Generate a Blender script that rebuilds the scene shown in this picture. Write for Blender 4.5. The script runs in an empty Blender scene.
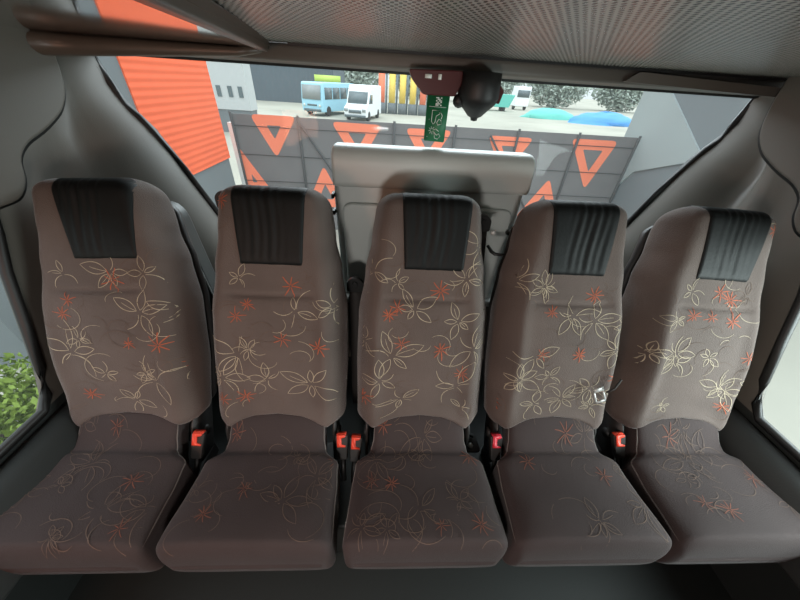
import bpy, bmesh, math, random
from mathutils import Vector, Matrix
PI = math.pi
S = bpy.context.scene
C = S.collection

# ------------------------------------------------------------------ camera, world, lights, exposure
yaw, pit, rol = math.radians(3.63), math.radians(35.94), math.radians(3.85)
fw = Vector((math.sin(yaw)*math.cos(pit), math.cos(yaw)*math.cos(pit), -math.sin(pit)))
rt = Vector((math.cos(yaw), -math.sin(yaw), 0)); up = rt.cross(fw)
r2 = rt*math.cos(rol) + up*math.sin(rol); u2 = up*math.cos(rol) - rt*math.sin(rol)
cam = bpy.data.objects.new('camera', bpy.data.cameras.new('camera')); C.objects.link(cam)
M4 = Matrix((r2, u2, -fw)).transposed().to_4x4(); M4.translation = Vector((-.127, 0, 0))
cam.matrix_world = M4
cam.data.sensor_width = 36; cam.data.lens = 36*300/800; cam.data.clip_start = .02; cam.data.clip_end = 500
S.camera = cam
S.view_settings.view_transform = 'Standard'; S.view_settings.look = 'None'
S.view_settings.gamma = 1; S.view_settings.use_curve_mapping = False
S.view_settings.exposure = 0.0
W = bpy.data.worlds.new('overcast_sky'); S.world = W; W.use_nodes = True
W.node_tree.nodes['Background'].inputs[0].default_value = (.86, .95, 1, 1)
_n = W.node_tree.nodes; _l = W.node_tree.links      # overcast: brighter overhead than at the horizon
_t = _n.new('ShaderNodeTexCoord'); _s = _n.new('ShaderNodeSeparateXYZ'); _m = _n.new('ShaderNodeMapRange')
_l.new(_t.outputs['Generated'], _s.inputs[0]); _l.new(_s.outputs[2], _m.inputs[0])
_m.inputs[1].default_value = 0; _m.inputs[2].default_value = .8; _m.inputs[3].default_value = 1.05; _m.inputs[4].default_value = 2.9
_l.new(_m.outputs[0], _n['Background'].inputs[1])
def area(name, loc, target, sx, sy, power, col):
    l = bpy.data.lights.new(name, 'AREA'); l.shape = 'RECTANGLE'; l.size = sx; l.size_y = sy
    l.energy = power; l.color = col
    o = bpy.data.objects.new(name, l); C.objects.link(o); o.location = loc
    o.rotation_euler = (Vector(target)-Vector(loc)).to_track_quat('-Z', 'Y').to_euler()
    return o
area('aisle_daylight', (-.22, -.55, -.42), (-.10, .7, -.70), .16, .16, 6.8, (1, .93, .88))  # added fill lamp behind the camera, brightens the seat backs
area('rear_sky_daylight', (.3, 2.7, .62), (0, .9, -.6), 2.6, .75, 60, (.86, .95, 1))
area('left_door_daylight', (-.95, -.6, -.40), (-.62, .7, -.66), .3, .3, 4.2, (1, .45, .28))  # added warm fill lamp inside the cabin, tints the left-hand seats
area('right_window_daylight', (1.5, .05, -.45), (.75, .7, -.85), .9, .5, 26, (.88, 1, 1))

# ------------------------------------------------------------------ materials
def mat(name, col, rough=.6, metal=0, bump=0, bscale=200, var=0, vscale=6, sheen=0, spec=.5, coat=0, emit=None):
    m = bpy.data.materials.new(name); m.use_nodes = True
    nt = m.node_tree; b = nt.nodes['Principled BSDF']
    b.inputs['Base Color'].default_value = (*col, 1); b.inputs['Roughness'].default_value = rough
    b.inputs['Metallic'].default_value = metal; b.inputs['Specular IOR Level'].default_value = spec
    if sheen:
        b.inputs['Sheen Weight'].default_value = sheen; b.inputs['Sheen Roughness'].default_value = .35
    if coat: b.inputs['Coat Weight'].default_value = coat; b.inputs['Coat Roughness'].default_value = .08
    tc = nt.nodes.new('ShaderNodeTexCoord')
    n = nt.nodes.new('ShaderNodeTexNoise'); n.inputs['Scale'].default_value = vscale; n.inputs['Detail'].default_value = 5
    nt.links.new(tc.outputs['Object'], n.inputs['Vector'])
    mx = nt.nodes.new('ShaderNodeMix'); mx.data_type = 'RGBA'
    v = var or .04
    mx.inputs[6].default_value = (*[max(0, c*(1-v)) for c in col], 1); mx.inputs[7].default_value = (*[min(1, c*(1+v)) for c in col], 1)
    nt.links.new(n.outputs['Fac'], mx.inputs[0]); nt.links.new(mx.outputs[2], b.inputs['Base Color'])
    if bump:
        n2 = nt.nodes.new('ShaderNodeTexNoise'); n2.inputs['Scale'].default_value = bscale; n2.inputs['Detail'].default_value = 3
        nt.links.new(tc.outputs['Object'], n2.inputs['Vector'])
        bp = nt.nodes.new('ShaderNodeBump'); bp.inputs['Strength'].default_value = bump; bp.inputs['Distance'].default_value = .002
        nt.links.new(n2.outputs['Fac'], bp.inputs['Height']); nt.links.new(bp.outputs[0], b.inputs['Normal'])
    return m
MT = {
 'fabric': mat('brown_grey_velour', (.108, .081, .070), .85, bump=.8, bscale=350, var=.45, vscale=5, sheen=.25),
 'cushion': mat('dark_brown_velour', (.040, .027, .026), .88, bump=.5, bscale=350, var=.3, vscale=5, sheen=.08),  # seat velour darkened in colour, stands in for shade on the cushions
 'piping': mat('fabric_piping', (.14, .12, .11), .7, sheen=.4),
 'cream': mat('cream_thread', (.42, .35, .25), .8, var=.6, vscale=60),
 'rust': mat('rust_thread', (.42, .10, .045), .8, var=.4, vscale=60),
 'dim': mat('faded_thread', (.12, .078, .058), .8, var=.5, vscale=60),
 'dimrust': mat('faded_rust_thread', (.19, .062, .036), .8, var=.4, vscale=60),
 'leather': mat('black_leatherette', (.004, .005, .005), .6, spec=.25, bump=.3, bscale=120, var=.2),
 'plastic': mat('dark_plastic', (.022, .020, .019), .5, bump=.15, bscale=300),
 'black': mat('black_rubber', (.008, .008, .008), .5),
 'belt': mat('belt_webbing', (.022, .018, .016), .75, bump=.3, bscale=400),
 'trim': mat('grey_brown_trim', (.11, .10, .086), .5, bump=.12, bscale=260, var=.06),
 'trimlight': mat('pale_grey_trim', (.36, .37, .35), .45, bump=.1, bscale=260, var=.06),
 'sill': mat('sill_plastic', (.055, .057, .055), .45, bump=.1),
 'boxgrey': mat('pale_box_plastic', (.50, .54, .52), .42, bump=.15, bscale=220, var=.05),
 'wallow': mat('lower_wall_trim', (.17, .15, .13), .6),
 'floor': mat('dark_floor', (.014, .017, .016), .6, bump=.2),
 'gloss': mat('glossy_brown_panel', (.055, .04, .032), .06, var=.1, spec=.9, coat=1),
 'frame': mat('brown_frame', (.075, .055, .042), .35, var=.1, spec=.4),
 'red': mat('red_button', (.85, .07, .035), .4),
 'crimson': mat('crimson_button', (.62, .03, .05), .4),
 'darkred': mat('dark_red_plastic', (.06, .006, .006), .4),
 'steel': mat('steel', (.55, .55, .53), .4, metal=.3),
 'green': mat('tag_green', (.012, .16, .065), .5),
 'white': mat('tag_white', (.75, .8, .75), .5),
 'orange': mat('orange_cladding', (.95, .13, .03), .6, var=.06),
 'banner': mat('dark_mesh_screen', (.16, .15, .15), .9, var=.15, vscale=3),
 'bannermark': mat('orange_print', (.92, .23, .12), .8, var=.05),
 'post': mat('fence_post', (.05, .05, .05), .7),
 'ground': mat('pale_gravel', (.37, .36, .30), .95, bump=.5, bscale=6, var=.35, vscale=.25),
 'greywall': mat('grey_render', (.16, .18, .19), .9, var=.12, vscale=1),
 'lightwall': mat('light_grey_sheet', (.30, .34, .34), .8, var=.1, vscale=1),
 'darkwall': mat('dark_blue_grey_cladding', (.10, .125, .145), .8, var=.15, vscale=.3),
 'warehouse': mat('pale_grey_cladding', (.48, .50, .50), .7, var=.05),
 'whitepost': mat('white_paint', (.78, .80, .78), .7),
 'busblue': mat('pale_blue_paint', (.38, .68, .82), .4),
 'vanwhite': mat('white_paint_van', (.85, .88, .9), .4),
 'glassdark': mat('dark_vehicle_glass', (.10, .13, .14), .15),
 'glassbus': mat('grey_vehicle_glass', (.28, .30, .30), .2),
 'tyre': mat('tyre', (.03, .03, .03), .8),
 'yellow': mat('yellow_paint', (.85, .60, .12), .6),
 'lime': mat('lime_paint', (.55, .75, .15), .6),
 'teal': mat('teal_paint', (.12, .50, .42), .6),
 'blue': mat('blue_tarp', (.08, .32, .72), .6),
 'leaf': mat('leaf_green', (.17, .25, .03), .7, var=.5, vscale=9),
 'treeleaf': mat('tree_leaf', (.42, .48, .42), .8, var=.4, vscale=2),  # distance haze is mixed into this pale leaf colour
 'bark': mat('bark', (.08, .06, .045), .9),
 'grass': mat('grass', (.20, .26, .07), .9, var=.4, vscale=4),
 'stone': mat('pale_stone', (.5, .48, .42), .9, bump=.4, bscale=30, var=.2),
}
# window glass
g = bpy.data.materials.new('window_glass'); g.use_nodes = True; nt = g.node_tree; nt.nodes.clear()
o_ = nt.nodes.new('ShaderNodeOutputMaterial'); mx_ = nt.nodes.new('ShaderNodeMixShader'); tr_ = nt.nodes.new('ShaderNodeBsdfTransparent'); gl_ = nt.nodes.new('ShaderNodeBsdfGlossy')
tr_.inputs[0].default_value = (.95, .98, .97, 1); gl_.inputs['Roughness'].default_value = .03; mx_.inputs[0].default_value = .01
nt.links.new(tr_.outputs[0], mx_.inputs[1]); nt.links.new(gl_.outputs[0], mx_.inputs[2]); df_ = nt.nodes.new('ShaderNodeBsdfTranslucent'); df_.inputs[0].default_value = (.9, .95, .95, 1); m2_ = nt.nodes.new('ShaderNodeMixShader'); m2_.inputs[0].default_value = .025
nt.links.new(mx_.outputs[0], m2_.inputs[1]); nt.links.new(df_.outputs[0], m2_.inputs[2]); nt.links.new(m2_.outputs[0], o_.inputs[0])
MT['glass'] = g
# perforated, slightly shiny headliner: staggered holes in columns that run along the vehicle
def perforated():
    m = mat('perforated_headliner', (.31, .30, .27), .27, spec=.8)
    nt = m.node_tree; b = nt.nodes['Principled BSDF']
    tc = nt.nodes.new('ShaderNodeTexCoord'); sp = nt.nodes.new('ShaderNodeSeparateXYZ'); nt.links.new(tc.outputs['Object'], sp.inputs[0])
    def mth(op, a, bb=None):
        n = nt.nodes.new('ShaderNodeMath'); n.operation = op
        for i, v in ((0, a), (1, bb)):
            if v is None: continue
            if isinstance(v, (int, float)): n.inputs[i].default_value = v
            else: nt.links.new(v, n.inputs[i])
        return n.outputs[0]
    sx = mth('SINE', mth('MULTIPLY', sp.outputs[0], 2*PI/.012)); sy = mth('SINE', mth('MULTIPLY', sp.outputs[1], 2*PI/.022))
    k = mth('MULTIPLY', sx, sy)
    mr = nt.nodes.new('ShaderNodeMapRange'); mr.inputs[1].default_value = .05; mr.inputs[2].default_value = .45; nt.links.new(k, mr.inputs[0])
    old = b.inputs['Base Color'].links[0].from_socket
    mx = nt.nodes.new('ShaderNodeMix'); mx.data_type = 'RGBA'; nt.links.new(mr.outputs[0], mx.inputs[0]); nt.links.new(old, mx.inputs[6]); mx.inputs[7].default_value = (.05, .045, .04, 1)
    nt.links.new(mx.outputs[2], b.inputs['Base Color'])
    bp = nt.nodes.new('ShaderNodeBump'); bp.inputs['Strength'].default_value = .6; bp.inputs['Distance'].default_value = .002; bp.invert = True
    nt.links.new(mr.outputs[0], bp.inputs['Height']); nt.links.new(bp.outputs[0], b.inputs['Normal'])
    return m
MT['perf'] = perforated()
# horizontal ribs for the orange cladding and fine mesh grid for the fence screen
def ribs(m, axis, period, strength, dist, dark=.0):
    nt = m.node_tree; b = nt.nodes['Principled BSDF']
    tc = nt.nodes.new('ShaderNodeTexCoord'); w = nt.nodes.new('ShaderNodeTexWave'); w.bands_direction = axis
    w.inputs['Scale'].default_value = 2*PI/20/period; nt.links.new(tc.outputs['Object'], w.inputs['Vector'])
    bp = nt.nodes.new('ShaderNodeBump'); bp.inputs['Strength'].default_value = strength; bp.inputs['Distance'].default_value = dist
    nt.links.new(w.outputs['Fac'], bp.inputs['Height']); nt.links.new(bp.outputs[0], b.inputs['Normal'])
ribs(MT['orange'], 'Z', .10, .7, .01); ribs(MT['darkwall'], 'X', .5, .6, .03)

# ------------------------------------------------------------------ helpers
def tag(o, label=None, cat=None, group=None, kind=None):
    if label: o['label'] = label
    if cat: o['category'] = cat
    if group: o['group'] = group
    if kind: o['kind'] = kind
    return o
def thing(name, loc, label, cat, group=None, rotz=0):
    o = bpy.data.objects.new(name, None); o.empty_display_size = .1; C.objects.link(o)
    o.location = loc; o.rotation_euler = (0, 0, rotz)
    return tag(o, label, cat, group)
def obj(name, bm, mats, parent=None, smooth=True, bevel=0, seg=2, solid=0, sub=0):
    bmesh.ops.recalc_face_normals(bm, faces=bm.faces) if not solid else None
    me = bpy.data.meshes.new(name); bm.to_mesh(me); bm.free()
    for m in (mats if isinstance(mats, (list, tuple)) else [mats]): me.materials.append(MT[m])
    if smooth:
        for p in me.polygons: p.use_smooth = True
    o = bpy.data.objects.new(name, me); C.objects.link(o)
    if parent: o.parent = parent
    if solid:
        md = o.modifiers.new('s', 'SOLIDIFY'); md.thickness = solid; md.offset = 1
    if bevel:
        md = o.modifiers.new('b', 'BEVEL'); md.width = bevel; md.segments = seg; md.limit_method = 'ANGLE'; md.angle_limit = .6
        md.harden_normals = True
    if sub:
        md = o.modifiers.new('u', 'SUBSURF'); md.levels = sub; md.render_levels = sub
    return o
def struct(name, bm, mats, **k): return tag(obj(name, bm, mats, **k), kind='structure')
def box(bm, x0, x1, y0, y1, z0, z1, mi=0, rot=None):
    vs = [bm.verts.new((x, y, z)) for x in (x0, x1) for y in (y0, y1) for z in (z0, z1)]
    if rot:
        c = Vector(((x0+x1)/2, (y0+y1)/2, (z0+z1)/2))
        for v in vs: v.co = c + rot @ (v.co-c)
    for f in ((0,1,3,2),(4,6,7,5),(0,4,5,1),(2,3,7,6),(0,2,6,4),(1,5,7,3)):
        bm.faces.new([vs[i] for i in f]).material_index = mi
    return vs
def tube(bm, pts, r, n=8, closed=False, mi=0, cap=True):
    pts = [Vector(p) for p in pts]; N = len(pts); rings = []
    for i, p in enumerate(pts):
        a = pts[(i-1) % N] if (closed or i) else p; b = pts[(i+1) % N] if (closed or i < N-1) else p
        t = (b-a).normalized(); ref = Vector((0, 0, 1)) if abs(t.z) < .9 else Vector((0, 1, 0))
        u = t.cross(ref).normalized(); v = t.cross(u); rr = r[i] if isinstance(r, (list, tuple)) else r
        rings.append([bm.verts.new(p + rr*(math.cos(2*PI*k/n)*u + math.sin(2*PI*k/n)*v)) for k in range(n)])
    for i in range(N if closed else N-1):
        A, B = rings[i], rings[(i+1) % N]
        for k in range(n):
            bm.faces.new((A[k], A[(k+1) % n], B[(k+1) % n], B[k])).material_index = mi
    if not closed and cap:
        for R in (rings[0], rings[-1]): bm.faces.new(R).material_index = mi
def prism(bm, poly, fn, d0, d1, mi=0):
    """poly 2-D points, fn(a,b,d)->3-D"""
    A = [bm.verts.new(fn(a, b, d0)) for a, b in poly]; B = [bm.verts.new(fn(a, b, d1)) for a, b in poly]
    n = len(poly)
    bm.faces.new(A).material_index = mi; bm.faces.new(B[::-1]).material_index = mi
    for i in range(n): bm.faces.new((A[i], A[(i+1) % n], B[(i+1) % n], B[i])).material_index = mi
def lathe(bm, prof, c, n=16, mi=0, axis='Z'):
    rings = []
    for r, z in prof:
        ring = []
        for k in range(n):
            a = 2*PI*k/n; p = (r*math.cos(a), r*math.sin(a), z)
            if axis == 'X': p = (z, r*math.cos(a), r*math.sin(a))
            if axis == 'Y': p = (r*math.cos(a), z, r*math.sin(a))
            ring.append(bm.verts.new(Vector(c)+Vector(p)))
        rings.append(ring)
    for A, B in zip(rings, rings[1:]):
        for k in range(n): bm.faces.new((A[k], A[(k+1) % n], B[(k+1) % n], B[k])).material_index = mi
    bm.faces.new(rings[0]).material_index = mi; bm.faces.new(rings[-1]).material_index = mi
def interp(tab, x):
    if x <= tab[0][0]: return tab[0][1]
    for (a, va), (b, vb) in zip(tab, tab[1:]):
        if x <= b:
            t = (x-a)/(b-a); t = t*t*(3-2*t) if True else t
            return va + (vb-va)*t
    return tab[-1][1]
def rpoly(pts, r, n=5):
    out = []; N = len(pts)
    for i in range(N):
        p = Vector(pts[i]); a = (Vector(pts[i-1])-p); b = (Vector(pts[(i+1) % N])-p)
        ra = min(r, a.length*.45, b.length*.45); A = p + a.normalized()*ra; B = p + b.normalized()*ra
        for k in range(n+1):
            t = k/n; out.append(tuple((1-t)**2*A + 2*t*(1-t)*p + t*t*B))
    return out

# ------------------------------------------------------------------ vehicle shell
VX = .03                      # vehicle centre line
XL, XR = -1.15, 1.165          # inner faces of the side walls
CZ = lambda y: .077 + .018*(1.2-y)   # headliner height
FZ = -1.45
bm = bmesh.new(); box(bm, XL-.05, XR+.05, -2.2, 1.42, FZ-.06, FZ); struct('floor', bm, 'floor', smooth=False)
# ceiling
bm = bmesh.new(); ys = [-1.7+i*.1 for i in range(30)]; ys = [y for y in ys if y < 1.2]+[1.2]; pr = None
for y in ys:
    row = [bm.verts.new((XL-.02+(XR-XL+.04)*k/12, y, CZ(y))) for k in range(13)]
    if pr:
        for k in range(12): bm.faces.new((pr[k], pr[k+1], row[k+1], row[k]))
    pr = row
ce = struct('ceiling', bm, 'perf'); md = ce.modifiers.new('s', 'SOLIDIFY'); md.thickness = .03; md.offset = 1 if ce.data.polygons[0].normal.z > 0 else -1
bm = bmesh.new(); box(bm, XL-.05, XR+.05, -1.76, -1.70, FZ, .2); struct('wall_front', bm, 'wallow', smooth=False)  # unseen bulkhead added to keep daylight from flooding in at the front
# header beam above the rear window
bm = bmesh.new()
prism(bm, rpoly([(1.19, .072), (1.19, .034), (1.33, .026), (1.40, .10), (1.25, .10)], .012), lambda a, b, d: (d, a, b), XL-.02, XR+.02)
struct('trim_1', bm, 'trim')
bm = bmesh.new(); box(bm, -.44, XR, 1.183, 1.2, .071, .078); struct('trim_2', bm, 'black', smooth=False)
# little raised lip on the right end of the header
bm = bmesh.new(); prism(bm, rpoly([(.66, .068), (.62, .04), (1.22, .026), (1.24, .05)], .012), lambda a, b, d: (a, d, b), 1.175, 1.192)
struct('trim_3', bm, 'trim', bevel=.004)

# rear window outline half-widths by height (z, half)
WIN = [(.034, 1.165), (-.06, 1.145), (-.12, 1.12), (-.155, 1.09), (-.20, 1.055), (-.33, .99), (-.50, .915), (-.76, .80)]
WC = .05; WY = 1.3
def pillar(side):
    bm = bmesh.new(); rows = []
    xs = XL if side < 0 else XR
    zs = [(.10, 1.165)] + WIN + [(-.86, .80), (-.99, .80), (-1.2, .8), (FZ, .8)]
    for z, hw in zs:
        wx = WC + side*hw
        fl = max(0, min(1, (-z-.08)/.12))          # flare grows below the kink
        out = abs(xs-wx)
        cols = [(wx, WY), (wx+side*.006, WY-.05), (wx+side*(.018+.02*fl), WY-.11-.03*fl), (wx+side*(.035+.08*fl), WY-.15-.06*fl)]
        x4, y4 = cols[-1]
        yr = interp([(-1.0, .86), (-.3, .98), (0, 1.08), (.1, 1.1)], z)
        cols += [(x4+(xs-side*.03-x4)*.5, y4+(yr-y4)*.5+.02), (xs-side*.03, yr+.03), (xs, yr-.03), (xs, .92)]
        if z < -.76: cols[0] = (WC+side*.1, 1.14); cols[1] = (WC+side*.4, 1.14); cols[2] = (WC+side*.7, 1.14); cols[3] = (WC+side*.85, 1.12)
        rows.append([bm.verts.new((x, y, z)) for x, y in cols])
    for A, B in zip(rows, rows[1:]):
        for k in range(len(A)-1): bm.faces.new((A[k], A[k+1], B[k+1], B[k]))
    bmesh.ops.recalc_face_normals(bm, faces=bm.faces)
    o = struct('wall_rear_'+('left' if side < 0 else 'right'), bm, 'trim', sub=1)
    return o
pillar(-1); pillar(1)
# lower rear wall and window ledge
bm = bmesh.new(); box(bm, -.78, .88, 1.12, 1.17, FZ, -.80); struct('wall_rear', bm, 'wallow', smooth=False)
bm = bmesh.new(); prism(bm, rpoly([(1.06, -.80), (1.06, -.765), (1.33, -.745), (1.36, -.80)], .02), lambda a, b, d: (d, a, b), -.80, .90)
struct('trim_4', bm, 'trimlight')
# window_1 : rear pane with black seal
ring = [(WC-h, WY+.01, z) for z, h in WIN] + [(WC+h, WY+.01, z) for z, h in WIN[::-1]]
bm = bmesh.new(); bm.faces.new([bm.verts.new(p) for p in ring]); wpane = struct('window_1', bm, 'glass', smooth=False)
bm = bmesh.new(); tube(bm, [(x, WY-.002, z) for x, y, z in ring], .013, 8, closed=True); obj('window_seal', bm, 'black', wpane)

# side walls with a window opening each: z -.87 .. -.30, rear edge slanting
def sidewall(side, nm, n):
    xs = XL if side < 0 else XR
    edge = [(-.30, .80), (-.38, .765), (-.47, .725), (-.62, .675), (-.75, .63), (-.83, .595), (-.865, .56)]   # z, y of the rear edge
    bm = bmesh.new()
    def quad(ps, mi=0): bm.faces.new([bm.verts.new((xs, y, z)) for y, z in ps]).material_index = mi
    for (z0, y0), (z1, y1) in zip(edge, edge[1:]): quad([(y0, z0), (.94, z0), (.94, z1), (y1, z1)])
    quad([(-1.5, -.865), (-.55, -.865), (.56, -.865), (.94, -.865), (.94, FZ), (-1.5, FZ)], 1)
    quad([(-1.5, .16), (.94, .16), (.94, -.30), (.80, -.30), (-.55, -.30), (-1.5, -.30)])
    quad([(-1.5, -.30), (-.55, -.30), (-.55, -.865), (-1.5, -.865)])
    quad([(-1.7, .16), (-1.5, .16), (-1.5, FZ), (-1.7, FZ)])
    bmesh.ops.remove_doubles(bm, verts=bm.verts, dist=.0005)
    bm.normal_update()
    if bm.faces[:][0].normal.x*side < 0: bmesh.ops.reverse_faces(bm, faces=bm.faces)
    struct('wall_'+nm, bm, ['trim', 'floor'], smooth=False, solid=.02)
    op = [(y, z) for z, y in edge] + [(-.55, -.865), (-.55, -.30)]
    bm = bmesh.new(); bm.faces.new([bm.verts.new((xs+side*.012, y, z)) for y, z in op]); p = struct('window_%d' % n, bm, 'glass', smooth=False)
    bm = bmesh.new(); tube(bm, [(xs-side*.001, y, z) for y, z in op], .013, 8, closed=True); obj('window_seal', bm, 'black', p)
    # sill ledge, rounded plastic
    bm = bmesh.new(); prism(bm, rpoly([(xs, -.885), (xs-side*.05, -.90), (xs-side*.10, -.96), (xs-side*.11, -1.10), (xs, -1.12)], .03), lambda a, b, d: (a, d, b), -1.5, .80)
    struct('trim_%d' % (5+n), bm, 'sill')
    # rounded upper panel (air duct cover)
    out = [(1.20, .12), (1.195, .0), (1.175, -.075), (1.13, -.125), (1.05, -.165), (.975, -.19), (.935, -.22), (.92, -.27), (.88, -.31), (.75, -.315), (-1.5, -.315), (-1.5, .12)]
    dy = -.045 if side < 0 else -.05
    bm = bmesh.new(); prism(bm, [(a+dy, b) for a, b in rpoly(out, .05, 3)], lambda a, b, d: (d, a, b), xs, xs-side*.05)
    t = thing('duct_cover', (xs, .5, 0), 'rounded grey side cover '+('at top left below the glossy ceiling box' if side < 0 else 'at the top right corner above the rightmost seat'), 'trim panel', 'rounded upper side covers')
    bmesh.ops.translate(bm, verts=bm.verts, vec=(-xs, -.5, 0))
    obj('cover_panel', bm, 'trim', t, bevel=.022, seg=4)
    bm = bmesh.new(); prism(bm, [(a+dy+.009, b-.007) for a, b in rpoly(out, .05, 3)], lambda a, b, d: (d-xs, a-.5, b), xs, xs-side*.034)
    obj('shadow_gasket', bm, 'black', t)  # black strip imitates the shaded gap around the cover edge
sidewall(-1, 'left', 2); sidewall(1, 'right', 3)

# rounded dark side trim panels with pale edging behind the outer seats
for sd, lab in ((-1, 'dark rounded trim panel with pale edging behind the seat by the grassy window'), (1, 'dark rounded trim panel behind the seat by the pale roadside window')):
    cx = -.93 if sd < 0 else .99
    t = thing('rear_trim_panel', (cx, 1.0, -.9), lab, 'trim panel', 'rounded panels behind the outer seats')
    pl = rpoly([(-.10, 0), (-.10, .53), (.10, .53), (.14, 0)] if sd < 0 else [(-.14, 0), (-.10, .53), (.10, .53), (.10, 0)], .06, 5)
    bm = bmesh.new(); prism(bm, pl, lambda a, b, d: (a, d, b), -.01, .06); obj('panel', bm, 'sill', t, bevel=.01)
    bm = bmesh.new(); tube(bm, [(a, -.014, b) for a, b in pl], .0028, 6, closed=True); obj('edging', bm, 'trimlight', t)

# low overhead box along the left side with a glossy underside
t = thing('overhead_box', (-.75, 0, .055), 'low brown overhead box at top left with a glossy underside reflecting the orange wall', 'overhead box')
RX0, RX1 = XL+.75, -.37+.75
def skew(bm):                                  # the inner edge of the box runs outwards towards the rear
    for v in bm.verts:
        if v.co.x > 0: v.co.x -= .17*(v.co.y-.45)
    return bm
bm = bmesh.new(); box(bm, RX0, RX1, -1.5, 1.19, .012, .03); obj('housing', skew(bm), 'frame', t, smooth=False)
bm = bmesh.new(); box(bm, RX0+.02, RX1-.03, -1.45, 1.12, .004, .014); obj('glossy_panel', skew(bm), 'gloss', t, smooth=False)
bm = bmesh.new(); prism(bm, rpoly([(RX1-.034, .012), (RX1-.030, -.002), (RX1-.004, -.004), (RX1+.004, .03), (RX1-.03, .03)], .006), lambda a, b, d: (a, d, b), -1.5, 1.17); obj('side_rail', skew(bm), 'frame', t)
bm = bmesh.new(); N = 14
tube(bm, [(RX0-.04+(.80-.60-RX0)*i/N, 1.13+.045*i/N-.13*max(0, 1-i/N*4)**2, -.024+.016*(i/N)) for i in range(N+1)] + [(RX1-.15, 1.18, .002)], [.030-.018*i/N for i in range(N+1)]+[.009], 16); obj('rear_rail', bm, 'frame', t)

# ------------------------------------------------------------------ upholstery builder
def slab(H, w, t, place, bulge, h0=0, rc=.05, rt_=.035, rc0=.03, n=4.2, nth=56, nmid=46, tap=0):
    def prof(h):
        hw = w(h); d1 = H-h; d0 = h-h0; e = 1
        if d1 < rc: hw -= rc*(1-math.sqrt(max(0, 1-((rc-d1)/rc)**2)))
        if d0 < rc0: hw -= rc0*(1-math.sqrt(max(0, 1-((rc0-d0)/rc0)**2)))
        if d1 < rt_: e = max(.0, 1-((rt_-d1)/rt_)**2.2)**(1/2.2)
        if d0 < .03: e = min(e, max(0, 1-((.03-d0)/.03)**2.2)**(1/2.2))
        return hw, e
    def front(x, h):
        hw, e = prof(h); q = min(1, abs(x/hw))
        s = (1-q**n)**(1/n); tt = t(h)
        if tap:
            for _ in range(8):
                q = min(1, abs(x)/(hw*(1-tap*s))); s = .5*s+.5*(1-q**n)**(1/n)
        return -tt + tt*e*s + bulge(x, h)*s*e
    def P(x, h, off=0):
        return place(x, front(x, h)+off, h)
    hs = [h0 + .03*(1-math.cos(PI/2*i/7)) for i in range(7)]
    a, b = h0+.03, H-rt_
    hs += [a+(b-a)*i/nmid for i in range(nmid+1)]
    hs += [b + rt_*math.sin(PI/2*i/9) for i in range(1, 10)]
    bm = bmesh.new(); rings = []
    for h in hs:
        hw, e = prof(h); tt = t(h); ring = []
        for k in range(nth):
            th = 2*PI*k/nth; c, s = math.cos(th), math.sin(th)
            x = hw*math.copysign(abs(c)**(2/n), c); sv = math.copysign(abs(s)**(2/n), s)
            if tap and s > 0: x *= 1-tap*sv
            d = -tt + tt*e*sv + (bulge(x, h)*sv*e if s > 0 else 0)
            ring.append(bm.verts.new(place(x, d, h)))
        rings.append(ring)
    for A, B in zip(rings, rings[1:]):
        for k in range(nth): bm.faces.new((A[k], A[(k+1) % nth], B[(k+1) % nth], B[k]))
    bm.faces.new(rings[0]); bm.faces.new(rings[-1])
    bmesh.ops.recalc_face_normals(bm, faces=bm.faces)
    return bm, P, prof
def stroke(bm, P, prof, pts, wd, mi, lim=.94, off=.0012):
    prev = None
    for i, (x, h) in enumerate(pts):
        a = pts[max(0, i-1)]; b = pts[min(len(pts)-1, i+1)]
        tx, ty = b[0]-a[0], b[1]-a[1]; L = math.hypot(tx, ty) or 1; nx, ny = -ty/L, tx/L
        k = wd*(.45+.55*math.sin(PI*(i+.5)/len(pts)))
        e1 = (x+nx*k/2, h+ny*k/2); e2 = (x-nx*k/2, h-ny*k/2)
        if any(abs(e[0]) > prof(e[1])[0]*lim or prof(e[1])[1] < .6 or e[1] < .0 for e in (e1, e2)): prev = None; continue
        v = (bm.verts.new(P(*e1, off)), bm.verts.new(P(*e2, off)))
        if prev: bm.faces.new((prev[0], prev[1], v[1], v[0])).material_index = mi
        prev = v
def bez(a, b, c, n=10):
    return [((1-t)**2*a[0]+2*t*(1-t)*b[0]+t*t*c[0], (1-t)**2*a[1]+2*t*(1-t)*b[1]+t*t*c[1]) for t in [i/n for i in range(n+1)]]
def star(bm, P, pf, x, h, r, mi, rg, wd=.0026):
    n = rg.choice((7, 8, 9)); a0 = rg.random()*6
    for k in range(n):
        a = a0+2*PI*k/n+rg.uniform(-.15, .15); q = r*rg.uniform(.6, 1.1)
        m = (x+.5*q*math.cos(a+.15), h+.5*q*math.sin(a+.15)); stroke(bm, P, pf, bez((x+.1*q*math.cos(a), h+.1*q*math.sin(a)), m, (x+q*math.cos(a), h+q*math.sin(a)), 5), wd, mi)
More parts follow.
